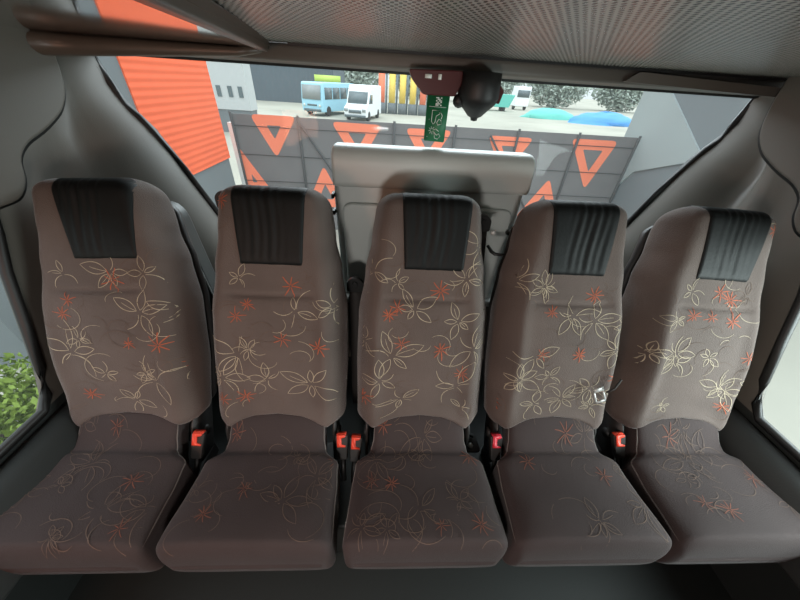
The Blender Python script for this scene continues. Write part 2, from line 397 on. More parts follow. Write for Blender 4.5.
def lily(bm, P, pf, x, h, r, mi, rg, wd=.0022):
    n = rg.choice((5, 5, 6)); a0 = rg.random()*6
    for k in range(n):
        a = a0+2*PI*k/n+rg.uniform(-.2, .2); q = r*rg.uniform(.55, 1.25); wv = rg.uniform(.24, .42); a += rg.uniform(-.12, .12)
        tip = (x+q*math.cos(a), h+q*math.sin(a)); st = (x+.12*q*math.cos(a), h+.12*q*math.sin(a))
        for s in (-1, 1):
            if rg.random() < .2: continue
            mid = (x+.55*q*math.cos(a+s*wv), h+.55*q*math.sin(a+s*wv))
            mid = (mid[0]-(s*.18*q*math.sin(a)), mid[1]+(s*.18*q*math.cos(a)))
            stroke(bm, P, pf, bez(st, mid, tip), wd, mi)
        if rg.random() < .4: stroke(bm, P, pf, bez(st, (x+.4*q*math.cos(a+.1), h+.4*q*math.sin(a+.1)), (x+.7*q*math.cos(a), h+.7*q*math.sin(a)), 5), wd*.7, mi)
def curl(bm, P, pf, x, h, r, mi, rg, wd=.0018):
    a = rg.random()*6; sgn = rg.choice((-1, 1)); pts = []
    R = r*rg.uniform(.7, 1.2); span = rg.uniform(1.5, 3.6)
    for i in range(16):
        t = i/15; q = R*(1-.45*t); ang = a+sgn*span*t; pts.append((x+q*math.cos(ang), h+q*math.sin(ang)*.8))
    stroke(bm, P, pf, pts, wd, mi)
def pattern(bm, P, pf, rg, ycells, xs, m_c, m_r, m_d, hx, keep=lambda x, h: True, ww=1, dens=1):
    k = rg.randrange(3)
    for j, h in enumerate(ycells):
        for i, x in enumerate(xs):
            px = (x+(.03 if j % 2 else -.03))*pf(h)[0]/.205+rg.uniform(-.025, .025); ph = h+rg.uniform(-.02, .02)
            if not keep(px, ph) or abs(px) > pf(ph)[0]*.98: continue
            k += 1
            ty = (k*2+j) % 5
            if rg.random() > dens: continue
            if ty in (0, 3): lily(bm, P, pf, px, ph, rg.uniform(.055, .08), m_c, rg, .0022*ww)
            elif ty == 1: star(bm, P, pf, px, ph, rg.uniform(.028, .038), m_r, rg, .0030*ww)
            elif ty == 2: lily(bm, P, pf, px, ph, rg.uniform(.035, .05), m_c, rg, .0018*ww); curl(bm, P, pf, px, ph, .05, m_d, rg)
            else:
                star(bm, P, pf, px+.02, ph, rg.uniform(.02, .03), m_r, rg, .0022*ww); curl(bm, P, pf, px, ph, .055, m_d, rg)
            for _ in range(3): curl(bm, P, pf, px+rg.uniform(-.07, .07), ph+rg.uniform(-.06, .06), rg.uniform(.03, .07), rg.choice((m_d, m_d, m_c)), rg, .0015)

REC = math.radians(24.6)
U = Vector((0, math.sin(REC), math.cos(REC))); Nn = Vector((0, -math.cos(REC), math.sin(REC)))
def make_seat(cx, seed, label, lean=0, cov_x=0):
    rg = random.Random(seed)
    t = thing('passenger_chair', (cx, .55, FZ), label, 'seat', 'row of five rear bus seats')
    O = Vector((0, .543, -.909))
    off = Vector((0, .55, FZ))
    L = Matrix.Rotation(lean, 3, 'Y')
    # ---- backrest
    HB = .735
    wb = lambda h: interp([(-.03, .190), (.03, .208), (.22, .212), (.36, .209), (.50, .190), (.60, .171), (.70, .160), (.735, .156)], h)
    tb = lambda h: interp([(-.03, .060), (.2, .075), (.45, .080), (.65, .072), (.735, .060)], h)
    def arch(x, h): 
        q = max(0, 1-(abs(x)/.155)**2.6); return .062*q*max(0, 1-(h+.03)/.20)**1.5
    def bul(x, h):
        q = min(1, abs(x)/wb(h))
        crease = -.009*math.exp(-((h-.425-.01*q*q)/.0065)**2)*(1 if q < .50 else max(0, (.68-q)/.18)) + .006*math.exp(-((h-.40)/.035)**2)*(1-q)
        lum = .010*math.exp(-((h-.27)/.11)**2)*(1-q*q) - .010*math.exp(-((h-.50)/.10)**2)*(1-q**2) - .012*math.exp(-((h-.06)/.09)**2)*(1-q**2)
        bol = .016*math.exp(-((q-.74)/.12)**2)*math.exp(-((h-.24)/.24)**2)
        return crease + lum + bol + .0025*math.sin(h*31+x*23+seed)*math.exp(-((h-.08)/.07)**2)
    def place_b(x, d, h):
        p = O + Vector((x, 0, 0)) + U*(h+arch(x, h)) + Nn*(d - .02*max(0, (.02-h))*10*0)
        return L @ (p-O) + O - off
    bm, P, pf = slab(HB, wb, tb, place_b, bul, h0=-.03, rc=.055, rt_=.046, rc0=.05, n=7, tap=.19, nmid=100, nth=72)
    def keepb(x, h): return not (abs(x) < .115 and h > .49)
    pattern(bm, P, pf, rg, [.08, .18, .28, .38, .49, .60, .69], [-.16, -.055, .055, .16], 1, 2, 3, 0, keepb, 1.0, .72)
    star(bm, P, pf, .04+.03*rg.random(), .455, .034, 2, rg, .003); star(bm, P, pf, -.06-.03*rg.random(), .40, .026, 2, rg, .0024); lily(bm, P, pf, -.09, .475, .045, 1, rg, .0018); lily(bm, P, pf, .10, .47, .04, 3, rg, .0018)
    # hand placed large blossoms so that every back carries the big lilies of the cloth
    for (x, h) in ((-.10, .24+.02*rg.random()), (.10+.02*rg.random(), .15)): lily(bm, P, pf, x, h, .085, 1, rg, .0022)
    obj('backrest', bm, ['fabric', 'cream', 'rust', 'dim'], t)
    # ---- pleated headrest cover wrapping over the top
    bm = bmesh.new(); rows = []; nx = 48
    hp_ = [.512+(HB-.042-.512)*i/14 for i in range(15)] + [HB-.042+.042*math.sin(PI/2*i/7) for i in range(1, 7)]
    ssh = rg.uniform(-.02, .02)
    def cov(x, h, edge):
        r_ = .0055
        pl = (.0022*math.sin(x*260+2*math.sin(h*18+seed)) + .0015*math.sin(x*135+seed))*max(0, 1-(abs(x-ssh)/.075)**2)*(.35+.65*max(0, (h-.5)/.24))
        hw, e = pf(h)
        return P(x, h, (r_*edge+pl*edge))
    cl = lambda x, m: max(-m, min(m, x))
    for i, h in enumerate(hp_):
        wc = .088+.015*(h-.512)/.22; row = []
        for k in range(nx+1):
            x = cl(cov_x-wc+2*wc*k/nx, pf(h)[0]*.93); ed = min(1, min(k, nx-k)/2, (i+.01)/1.5)
            row.append(bm.verts.new(cov(x, h, ed if ed > .1 else -.2)))
        rows.append(row)
    # over the top and down the back
    for j in range(1, 9):
        row = []; wc = .103
        for k in range(nx+1):
            x = cl(cov_x-wc+2*wc*k/nx, pf(HB)[0]*.95); tt = tb(HB); a = j/8*PI/2
            if j <= 5:
                q = j/5; d = -tt-tt*q; h = HB + .004 - .010*q*q + .0012*math.sin(x*240)
            else: d = -2*tb(HB)-.004; h = HB-.006-.03*(j-5)
            row.append(bm.verts.new(place_b(x, d, h)))
        rows.append(row)
    for A, B in zip(rows, rows[1:]):
        for k in range(nx): bm.faces.new((A[k], A[k+1], B[k+1], B[k]))
    hc = obj('headrest_cover', bm, 'leather', t); md = hc.modifiers.new('s', 'SOLIDIFY'); md.thickness = .002; md.offset = -1
    # ---- dark moulded back shell
    bm, _, _ = slab(HB-.05, lambda h: wb(h)-.012, lambda h: .02, lambda x, d, h: place_b(x, d-2*tb(h)-.002, h), lambda x, h: 0, h0=.0, nmid=14, nth=32)
    obj('back_shell', bm, 'plastic', t)
    # ---- cushion
    HC = .407
    wcush = lambda h: interp([(0, .140), (.105, .150), (.135, .158), (.175, .203), (.26, .210), (.407, .219)], h)
    tc_ = lambda h: interp([(0, .05), (.12, .07), (.3, .092), (.395, .098)], h)
    zc = lambda h: interp([(0, -.865), (.05, -.885), (.145, -.955), (.20, -.953), (.405, -.932)], h)
    def bulc(x, h):
        q = min(1, abs(x)/wcush(h))
        return .012*(1-q*q)*min(1, h/.1) - .004*math.exp(-((h-.150)/.006)**2)*(1 if q < .8 else .2) + .002*math.sin(x*40+seed)*math.sin(h*35)
    def place_c(x, d, h): return Vector((x, .635-h, zc(h)+d)) - off
    bm, Pc, pfc = slab(HC, wcush, tc_, place_c, bulc, h0=0, rc=.034, rt_=.03, rc0=.02, n=7)
    pattern(bm, Pc, pfc, rg, [.10, .17, .24, .31, .365], [-.15, -.05, .05, .15], 3, 2, 3, 0, lambda x, h: h < .375, .8, .55)
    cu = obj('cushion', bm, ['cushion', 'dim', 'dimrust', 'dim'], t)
    # piping along the cushion edge
    for s in (-1, 1):
        bm = bmesh.new(); pts = []
        for i in range(34):
            h = .06+(HC-.026-.06)*i/33; hw, e = pfc(h); x = s*hw*.985
            pts.append(Pc(x, h, .000))
        tube(bm, pts, [.0021*min(1, (33-i)/5+.1, i/4+.1) for i in range(34)], 6)
        obj('piping', bm, 'piping', cu)
    # ---- pedestal and hinge
    bm = bmesh.new(); box(bm, -.17, .17, .33-.55, .62-.55, .0, -1.13-FZ); obj('pedestal', bm, 'plastic', t, bevel=.01, smooth=False)
    for s in (-1, 1):
        bm = bmesh.new(); prism(bm, rpoly([(.52, -1.10), (.60, -1.12), (.70, -.93), (.64, -.88), (.56, -.95)], .02), lambda a, b, d: (d, a-.55, b-FZ), s*.17, s*.178)
        lathe(bm, [(.018, -.006), (.018, .006)], (s*.182, .60-.55, -1.02-FZ), 14, axis='X')
        obj('recliner_hinge', bm, 'plastic', t)
    return t
PIT = .45
seats = [
 (0, 11, 'brown flower-patterned seat by the grassy window, leftmost of the row, its inner side lit pale'),
 (1, 25, 'brown flower-patterned seat with bold cream blossoms, between the window seat and the pale box'),
 (2, 37, 'middle seat of the row, standing in front of the pale grey box'),
 (3, 48, 'brown patterned seat with a steel belt tongue lying on its lower right back'),
 (4, 59, 'greyer flower-patterned seat by the pale roadside window, rightmost of the row')]
for k, sd, lab in seats: make_seat((k-2)*PIT-{0: .018, 1: .008}.get(k, 0), sd, lab, {0: -.052, 4: .035}.get(k, 0), {0: .036, 2: .016, 1: .004}.get(k, 0))

# shared dark plinth under the row
bm = bmesh.new(); box(bm, XL, XR, .36, 1.12, FZ, -1.19); struct('trim_9', bm, 'floor', bevel=.01, smooth=False)

# ------------------------------------------------------------------ pale box behind the middle seat
t = thing('storage_box', (.035, 1.02, -.80), 'pale grey moulded box with a rounded lid edge standing behind the middle seat', 'box')
bm = bmesh.new()
prism(bm, rpoly([(-.345, .0), (-.355, .46), (-.345, .59), (.325, .59), (.335, .46), (.325, .0)], .03), lambda a, b, d: (a, d, b), .07+.0, .16)
obj('box_body', bm, 'boxgrey', t, bevel=.025, seg=4)
bm = bmesh.new()
prism(bm, rpoly([(-.318, .03), (-.325, .44), (.305, .44), (.298, .03)], .04), lambda a, b, d: (a, d, b), .052, .075)
obj('front_panel', bm, 'boxgrey', t, bevel=.01, seg=3)
bm = bmesh.new(); prism(bm, rpoly([(.03, .50), (.035, .60), (.07, .625), (.16, .62), (.17, .50)], .02), lambda a, b, d: (d, a, b), -.35, .332)
obj('lid', bm, 'boxgrey', t, bevel=.014, seg=3)
for zz, nm in ((.46, 'catch'), (.40, 'catch')):
    bm = bmesh.new(); box(bm, -.362, -.352, .06, .10, zz-.008, zz+.008); obj(nm, bm, 'black', t, bevel=.002)
bm = bmesh.new(); lathe(bm, [(.008, -.01), (.011, 0), (.008, .01)], (.30, .045, .36), 12, axis='Y'); obj('knob', bm, 'sill', t)

# ------------------------------------------------------------------ belts
def ribbon(bm, pts, w, dirx=Vector((1, 0, 0)), th=.0015):
    pr = None
    for p in pts:
        p = Vector(p); a = p-dirx*w/2; b = p+dirx*w/2
        q = [bm.verts.new(v) for v in (a, b, b+Vector((0, th, .0)), a+Vector((0, th, 0)))]
        if pr:
            for i in range(4): bm.faces.new((pr[i], pr[(i+1) % 4], q[(i+1) % 4], q[i]))
        else: bm.faces.new(q)
        pr = q
    bm.faces.new(pr)
def belt(x0, x1, lab, topz=-.36, latch_h=None, y0=1.0):
    t = thing('seat_belt', (x0, y0, topz), lab, 'seat belt', 'seat belts hanging between the seats')
    bm = bmesh.new(); N = 14; pts = []
    for i in range(N+1):
        q = i/N; pts.append(((x1-x0)*q, (.78-y0)*q, (-1.12-topz)*q))
    ribbon(bm, pts, .046); obj('webbing', bm, 'belt', t)
    bm = bmesh.new(); prism(bm, rpoly([(-.03, -.01), (-.03, .03), (-.012, .048), (.012, .048), (.03, .03), (.03, -.01)], .01), lambda a, b, d: (a, d, b), -.012, .004)
    lathe(bm, [(.010, -.006), (.010, .006)], (0, -.014, .026), 12, axis='Y')
    obj('belt_guide', bm, 'black', t, bevel=.002)
    # retractor column behind the webbing
    bm = bmesh.new(); ribbon(bm, [(p[0]*1.0, p[1]+.03, p[2]-.02) for p in pts[1:]], .06, th=.035); obj('belt_column', bm, 'plastic', t)
    if latch_h:
        q = latch_h; p = Vector(pts[int(q*N)])
        bm = bmesh.new(); prism(bm, rpoly([(-.026, 0), (-.026, .02), (.026, .02), (.026, 0)], .006), lambda a, b, d: (p.x+a, p.y-.006+d, p.z+b), -.002, .002)
        obj('belt_tongue', bm, 'plastic', t, bevel=.001)
        bm = bmesh.new(); prism(bm, rpoly([(-.011, -.03), (-.011, 0), (.011, 0), (.011, -.03)], .004), lambda a, b, d: (p.x+a, p.y-.009+d, p.z+b), -.0015, .0015)
        obj('tongue_plate', bm, 'steel', t)
    return t
belt(-.655, -.695, 'dark seat belt with a steel tongue between the leftmost seat and its neighbour', latch_h=.80)
belt(-.235, -.225, 'dark seat belt hanging between the pale box side and the second seat from left', topz=-.62, y0=.92)
belt(.205, .235, 'dark seat belt hanging from the black hook beside the middle seat headrest', topz=-.40)
belt(.665, .70, 'dark seat belt running down the right side of the seat with the steel tongue', topz=-.40)
# black hook with strap beside the middle seat
t = thing('belt_hook', (.235, .90, -.45), 'small black hook sticking out right of the middle seat headrest', 'hook')
bm = bmesh.new(); tube(bm, [(-.02, .02, .02), (-.01, 0, .008), (.0, -.01, .004), (.02, -.01, .002), (.035, -.01, .005)], [.005, .006, .006, .005, .003], 8); obj('hook', bm, 'black', t)
bm = bmesh.new(); lathe(bm, [(.006, -.006), (.009, 0), (.006, .006)], (-.02, .0, .075), 10, axis='Y'); obj('rivet', bm, 'steel', t)
# steel belt tongue lying on the fourth seat back
pz = Vector((.560, .575, -.765))
t = thing('belt_tongue', tuple(pz), 'steel belt tongue with black grip resting on the lower right of the fourth seat back', 'buckle tongue')
Rm = Matrix.Rotation(-REC, 3, 'X') @ Matrix.Rotation(-.35, 3, 'Y')
bm = bmesh.new()
for a in ((-.017, .017, -.026, -.020), (-.017, .017, .012, .024), (-.017, -.012, -.026, .022), (.012, .017, -.026, .022)): box(bm, a[0], a[1], -.0015, .0015, a[2], a[3])
bmesh.ops.transform(bm, matrix=Rm.to_4x4(), verts=bm.verts); obj('tongue_plate', bm, 'steel', t)
bm = bmesh.new(); tube(bm, [(.016, 0, .012), (.035, .0, .03), (.06, .02, .05)], .003, 6); obj('strap', bm, 'belt', t)

# ------------------------------------------------------------------ buckles
def buckle(x, y, z, col, tilt, lab):
    t = thing('belt_buckle', (x, y, z), lab, 'buckle', 'seat belt buckles between the cushions')
    R = (Matrix.Rotation(tilt, 3, 'Y') @ Matrix.Rotation(-.55, 3, 'X')).to_4x4()
    bm = bmesh.new(); prism(bm, rpoly([(-.016, -.085), (-.021, 0), (.021, 0), (.016, -.085)], .006), lambda a, b, d: (a, d, b), -.011, .011)
    bmesh.ops.transform(bm, matrix=R, verts=bm.verts); obj('housing', bm, 'plastic', t, bevel=.004)
    bm = bmesh.new()
    prism(bm, rpoly([(-.014, -.038), (-.014, .003), (.014, .003), (.014, -.004), (.0, -.008), (.0, -.030), (.014, -.034), (.014, -.038)], .002, 2), lambda a, b, d: (a, d, b), -.0145, -.009)
    box(bm, -.015, .015, -.009, .009, -.001, .0035)
    bmesh.ops.transform(bm, matrix=R, verts=bm.verts); obj('release_button', bm, col, t)
    bm = bmesh.new(); tube(bm, [R @ Vector((0, 0, -.08)), R @ Vector((0, 0, -.16))], .009, 8); obj('stalk', bm, 'black', t)
buckle(-.712, .548, -.95, 'red', .1, 'red-buttoned buckle beside the cushion of the leftmost seat')
buckle(-.256, .548, -.955, 'red', -.08, 'left one of the paired red-buttoned buckles between second and middle seat')
buckle(-.208, .548, -.968, 'red', .05, 'right one of the paired red-buttoned buckles, nearest the middle seat cushion')
buckle(.264, .545, -.95, 'crimson', .0, 'crimson-buttoned buckle between the middle and fourth seat')
buckle(.703, .555, -.955, 'red', -.15, 'orange-red buckle between the fourth seat and the rightmost seat')
# floor anchors with bolts between the cushions
for x, lab in ((-.62, 'black belt anchor with small bolt left of the second cushion'), (.19, 'black belt anchor with a brass bolt right of the middle cushion'), (.64, 'black belt anchor beside the orange-red buckle right of the fourth cushion'), (1.10, 'black belt anchor with a pale bolt right of the rightmost cushion')):
    z = -1.045; y = .575
    t = thing('belt_anchor', (x, y, z), lab, 'belt anchor', 'belt anchors between the cushions')
    bm = bmesh.new(); prism(bm, rpoly([(-.035, -.04), (-.03, .03), (.03, .03), (.04, -.04)], .015), lambda a, b, d: (a, b, d), -.006, .006); obj('plate', bm, 'plastic', t, bevel=.002)
    bm = bmesh.new(); lathe(bm, [(.010, 0), (.010, .005), (.006, .009)], (.005, -.02, .006), 6); obj('bolt', bm, 'steel', t)
    bm = bmesh.new(); tube(bm, [(-.02, .01, .01), (.0, .015, .02), (.02, .01, .012)], .005, 6); obj('loop', bm, 'black', t)

# ------------------------------------------------------------------ hammer holder and green tag at the header
t = thing('hammer_holder', (.06, 1.15, .034), 'dark red bracket and black domed holder fixed under the window header above the green tag', 'hammer holder')
bm = bmesh.new()
prism(bm, rpoly([(-.135, .0), (-.125, -.022), (-.085, -.062), (.015, -.062), (.03, -.03), (.03, .004)], .008), lambda a, b, d: (a, d, b), -.02, .02)
obj('bracket', bm, 'darkred', t, bevel=.005)
bm = bmesh.new(); box(bm, -.085, -.065, -.023, -.019, -.020, -.010); box(bm, -.045, -.035, -.023, -.019, -.022, -.008); obj('reflector', bm, 'white', t)
bm = bmesh.new(); lathe(bm, [(.062, .004), (.064, -.03), (.066, -.060), (.058, -.078), (.040, -.094), (.022, -.112), (.012, -.116), (.010, -.124), (.002, -.126)], (.090, 0, 0), 24)
obj('dome', bm, 'black', t)
bm = bmesh.new(); lathe(bm, [(.010, -.012), (.020, 0), (.010, .012)], (.030, -.012, -.072), 12, axis='Y'); obj('knob', bm, 'black', t)
bm = bmesh.new(); prism(bm, rpoly([(.148, -.020), (.168, -.040), (.160, -.075), (.148, -.072)], .005), lambda a, b, d: (a, d, b), -.012, .012); obj('side_clip', bm, 'darkred', t, bevel=.003)
# green tag: flat card with white pictograms
t = thing('safety_tag', (.028, 1.15, -.012), 'green safety card with white hammer pictograms hanging under the dark red bracket', 'tag')
bm = bmesh.new(); prism(bm, rpoly([(-.038, .0), (-.038, -.145), (.032, -.148), (.034, .0)], .004), lambda a, b, d: (a, d, b), 0, .002); obj('card', bm, 'green', t)
bm = bmesh.new()
def ln(pts, r=.0011): tube(bm, [(a, -.0012, b) for a, b in pts], r, 5)
ln([(-.030, -.046), (.026, -.047)], .0007)
for i, row in enumerate(('1101', '0110', '1011', '0101', '1110', '1101')):     # small block at the top
    for j, ch in enumerate(row):
        if ch == '1': box(bm, -.010+j*.005, -.0055+j*.005, -.0016, -.0004, -.020-i*.004-.0035, -.020-i*.004)
ln([(-.018, -.056), (-.018, -.088), (-.012, -.095), (-.006, -.090), (-.004, -.072), (.006, -.066), (.008, -.056), (-.018, -.056)])
ln([(.000, -.090), (.006, -.080), (.014, -.084), (.016, -.094), (.004, -.097), (.000, -.090)]); ln([(.010, -.062), (.016, -.070), (.014, -.080)])
for a in range(8):
    q = a*PI/4+.2; ln([(-.014+.004*math.cos(q), -.113+.004*math.sin(q)), (-.014+.012*math.cos(q), -.113+.012*math.sin(q))], .0008)
ln([(-.006, -.120), (.004, -.127), (.010, -.122), (.016, -.130), (.008, -.139), (-.002, -.136), (-.006, -.120)]); ln([(-.002, -.108), (.010, -.116)])
for p in ((-.026, -.082), (-.028, -.132)): box(bm, p[0]-.001, p[0]+.001, -.0016, -.0004, p[1]-.001, p[1]+.001)
obj('pictograms', bm, 'white', t)

# ------------------------------------------------------------------ outside
GZ = -2.6
bm = bmesh.new(); box(bm, -150, 150, -40, 260, GZ-.2, GZ); struct('ground', bm, 'ground', smooth=False)
# fence with dark printed screen
t = thing('screen_fence', (.8, 6, GZ), 'dark mesh fence screen printed with orange rounded triangles behind the rear window', 'fence')
bm = bmesh.new(); FT = 2.02
box(bm, -2.82-.8, 4.38-.8, -.01, .01, .02, FT, 0)
def ringtri(pts, th, r=.11):
    o = rpoly(pts, r, 4); c = Vector((sum(p[0] for p in pts)/3, sum(p[1] for p in pts)/3))
    a, b, cc = [Vector(p) for p in pts]
    per = (a-b).length+(b-cc).length+(cc-a).length; ar = abs((b-a).x*(cc-a).y-(b-a).y*(cc-a).x)/2; inr = 2*ar/per
    k = max(.0, 1-th/inr); i_ = rpoly([c+(Vector(p)-c)*k for p in pts], r*.25, 4)
    O_ = [bm.verts.new((p[0], -.014, p[1])) for p in o]; I_ = [bm.verts.new((p[0], -.014, p[1])) for p in i_]
    n = len(O_)
    for j in range(n): bm.faces.new((O_[j], O_[(j+1) % n], I_[(j+1) % n], I_[j])).material_index = 1
for pts in ([(-2.50, -.57), (-1.72, -.57), (-2.16, -1.24)], [(-2.82, -1.06), (-2.82, -1.95), (-2.32, -1.90)], [(-1.14, -.61), (-.26, -.62), (-.68, -1.30)], [(-1.33, -1.32), (-1.72, -2.10), (-.94, -2.12)],
            [(.14, -.64), (.98, -.64), (.58, -1.30)], [(1.62, -.68), (2.46, -.68), (2.06, -1.36)], [(2.98, -1.34), (2.52, -2.14), (3.42, -2.14)], [(3.14, -.65), (4.02, -.65), (3.74, -1.52)],
            [(.15, -1.36), (-.25, -2.1), (.55, -2.1)], [(1.4, -1.36), (1.0, -2.1), (1.8, -2.1)]):
    ringtri([(a-.8, b-GZ) for a, b in pts], .155)
obj('screen', bm, ['banner', 'bannermark'], t, smooth=False)
for x in (-2.80, -1.69, -.05, 1.02, 2.15, 3.25, 4.36):
    bm = bmesh.new(); tube(bm, [(x-.8, -.04, 0), (x-.8, -.04, FT+.03)], .022, 8); obj('post', bm, 'post', t)
for x0, x1 in ((-1.66, -.6), (1.66, 2.9)):
    bm = bmesh.new(); tube(bm, [(x0-.8, -.045, FT-.1), (x1-.8, -.045, .35)], .018, 6); obj('brace', bm, 'post', t)
bm = bmesh.new()
for z in (.5, .95, 1.4, 1.85): tube(bm, [(-3.6, -.03, z), (3.56, -.03, z)], .006, 5)
obj('rail', bm, 'post', t)
# orange wall
t = thing('orange_building', (-4.1, 5.9, GZ), 'orange ribbed wall above a grey base, seen through the left of the rear window', 'building')
bm = bmesh.new(); box(bm, -.5, .5, -.92, 1.35, 1.06, 5.5); obj('orange_cladding', bm, 'orange', t, smooth=False)
bm = bmesh.new(); box(bm, -.5, .47, -3.7, 1.33, 0, 1.06); obj('grey_base', bm, 'greywall', t, smooth=False)
bm = bmesh.new(); box(bm, -.5, .48, -2.6, -.92, 1.06, 5.5); obj('grey_cladding', bm, 'greywall', t, smooth=False)
# white slanting post at its far corner
bm = bmesh.new(); prism(bm, [(-3.62, 0), (-3.15, 0), (-3.42, 1.7), (-3.62, 1.7)], lambda a, b, d: (a+3.5, d, b), -.06, .06)
o = obj('white_panel', bm, 'whitepost', smooth=False); o.location = (-3.5, 7.6, GZ); tag(o, 'narrow white panel standing between the orange wall and the fence', 'panel')
# right hand grey wall
t = thing('grey_building', (4.9, 5.0, GZ), 'grey rendered wall with a lighter slanting sheet at the right of the rear window', 'building')
bm = bmesh.new(); box(bm, -.5, 3.5, -.75, 1.4, 0, 6); obj('rendered_wall', bm, 'greywall', t, smooth=False)
bm = bmesh.new(); prism(bm, [(1.4, .65), (1.4, 3.4), (1.05, 2.9), (-.45, 1.93), (.15, 1.72), (.75, 1.50)], lambda a, b, d: (d, a, b), -.53, -.5); obj('light_sheet', bm, 'lightwall', t, smooth=False)  # paler slanting area laid over the wall face
# warehouse with three small windows
t = thing('pale_warehouse', (-8.6, 18, GZ), 'pale grey warehouse wall with three small dark windows beyond the orange wall', 'building')
bm = bmesh.new(); box(bm, -4, 1.5, 0, .9, 1.02, 6); obj('wall', bm, 'warehouse', t, smooth=False)
bm = bmesh.new(); box(bm, -4, 1.45, .05, .85, 0, 1.02); obj('dark_base', bm, 'greywall', t, smooth=False)
for x in (.12, .66, 1.15):
    bm = bmesh.new(); box(bm, x-.10, x+.10, -.03, .02, 1.55, 2.0); obj('window', bm, 'glassdark', t, smooth=False)
# dark shed far behind
t = thing('dark_shed', (-13, 42, GZ), 'long dark blue-grey shed behind the pale blue bus', 'building')
bm = bmesh.new(); box(bm, -9, 6.4, 0, 10, 0, 6); obj('wall', bm, 'darkwall', t, smooth=False)
bm = bmesh.new(); box(bm, -9.2, 6.6, -.2, 10, 6, 6.3); obj('roof', bm, 'greywall', t, smooth=False)
# pale blue bus
def wheel(t, x, y, r=.42, w=.25):
    bm = bmesh.new(); lathe(bm, [(r*.5, -w/2), (r*.95, -w/2), (r, -w/2+.04), (r, w/2-.04), (r*.95, w/2), (r*.5, w/2)], (x, y, r), 18, axis='X'); o = obj('wheel', bm, 'tyre', t)
    return o
t = thing('bus', (-6.3, 28.5, GZ), 'small pale blue bus parked left of the white van in the yard', 'bus', rotz=-.38); t.scale = (.86, .86, .86)
bm = bmesh.new(); prism(bm, rpoly([(0, .35), (-.05, 1.2), (.12, 2.55), (.3, 2.62), (6.2, 2.62), (6.3, .35)], .12), lambda a, b, d: (d, a, b), -1.1, 1.1); obj('body', bm, 'busblue', t, bevel=.06)
bm = bmesh.new(); prism(bm, [(-.045, 1.32), (.11, 2.40), (.0, 2.40), (-.10, 1.32)], lambda a, b, d: (d, a-.01, b), -.95, .95); obj('windscreen', bm, 'glassbus', t)
bm = bmesh.new()
for k in range(4): box(bm, 1.085, 1.13, .45+k*1.42, 1.7+k*1.42, 1.35, 2.25)
obj('side_windows', bm, 'glassdark', t); bm = bmesh.new()
for k in range(4): box(bm, -1.13, -1.085, .45+k*1.42, 1.7+k*1.42, 1.35, 2.25)
obj('side_windows', bm, 'glassdark', t)
bm = bmesh.new(); box(bm, -.9, .9, -.09, 0, .38, .58); obj('bumper', bm, 'glassdark', t)
bm = bmesh.new(); box(bm, -.5, .5, -.075, -.02, .82, .95); obj('grille', bm, 'glassdark', t)
for s in (-1, 1):
    bm = bmesh.new(); lathe(bm, [(.12, -.08), (.10, -.05), (.10, .02)], (s*.82, .0, .86), 12, axis='Y'); obj('headlight', bm, 'white', t)
    for y in (1.0, 4.9): wheel(t, s*.98, y)
# white van
t = thing('van', (-2.75, 26.5, GZ), 'white high-roofed van parked right of the pale blue bus in the yard', 'van', rotz=-.20); t.scale = (.86, .86, .86)
bm = bmesh.new(); prism(bm, rpoly([(0, .3), (-.05, 1.0), (.75, 1.28), (1.25, 2.15), (1.7, 2.62), (5.6, 2.62), (5.75, .3)], .15), lambda a, b, d: (d, a, b), -1.0, 1.0); obj('body', bm, 'vanwhite', t, bevel=.08)
bm = bmesh.new(); prism(bm, [(.72, 1.30), (1.20, 2.12), (1.14, 2.16), (.66, 1.34)], lambda a, b, d: (d, a, b), -.85, .85); obj('windscreen', bm, 'glassdark', t)
bm = bmesh.new(); prism(bm, [(.95, 1.3), (1.3, 1.95), (2.1, 1.95), (2.1, 1.3)], lambda a, b, d: (d, a, b), 1.0-.015, 1.02); obj('side_window', bm, 'glassdark', t); bm = bmesh.new(); prism(bm, [(.95, 1.3), (1.3, 1.95), (2.1, 1.95), (2.1, 1.3)], lambda a, b, d: (d, a, b), -1.02, -.985); obj('side_window', bm, 'glassdark', t)
bm = bmesh.new(); box(bm, -.55, .55, -.09, 0, .62, .85); obj('grille', bm, 'glassdark', t)
bm = bmesh.new(); box(bm, -.95, .95, -.08, .05, .3, .48); obj('bumper', bm, 'glassdark', t)
for s in (-1, 1):
    bm = bmesh.new(); box(bm, s*.8-.15, s*.8+.15, -.07, .02, .72, .95); obj('headlight', bm, 'glassbus', t)
    for y in (.95, 4.4): wheel(t, s*.9, y, .38)
# yellow and orange barriers stacked beyond the van
for i in range(5):
    t = thing('barrier', (-1.0+i*1.0, 35, GZ), 'yellow slatted barrier panel, number %s from the van among the upright panels' % ('one two three four five'.split()[i]), 'barrier', 'upright barrier panels in the yard')
    t['label'] = ('orange-red upright barrier post panel nearest the white van', 'yellow upright barrier panel next to the orange-red one', 'yellow upright barrier panel in the middle of the stack', 'yellow upright barrier panel left of the rightmost one', 'rightmost orange upright barrier panel, behind the dark red bracket')[i]
    bm = bmesh.new(); box(bm, -.30, .30, -.1, .1, .9, 3.2); obj('panel', bm, ('bannermark', 'yellow', 'yellow', 'yellow', 'bannermark')[i], t)
    bm = bmesh.new(); box(bm, .36, .55, -.12, .12, 0, 3.2); obj('frame', bm, 'glassdark', t)
    bm = bmesh.new(); box(bm, -.4, .4, -.15, .15, .0, .9); obj('foot', bm, 'greywall', t)
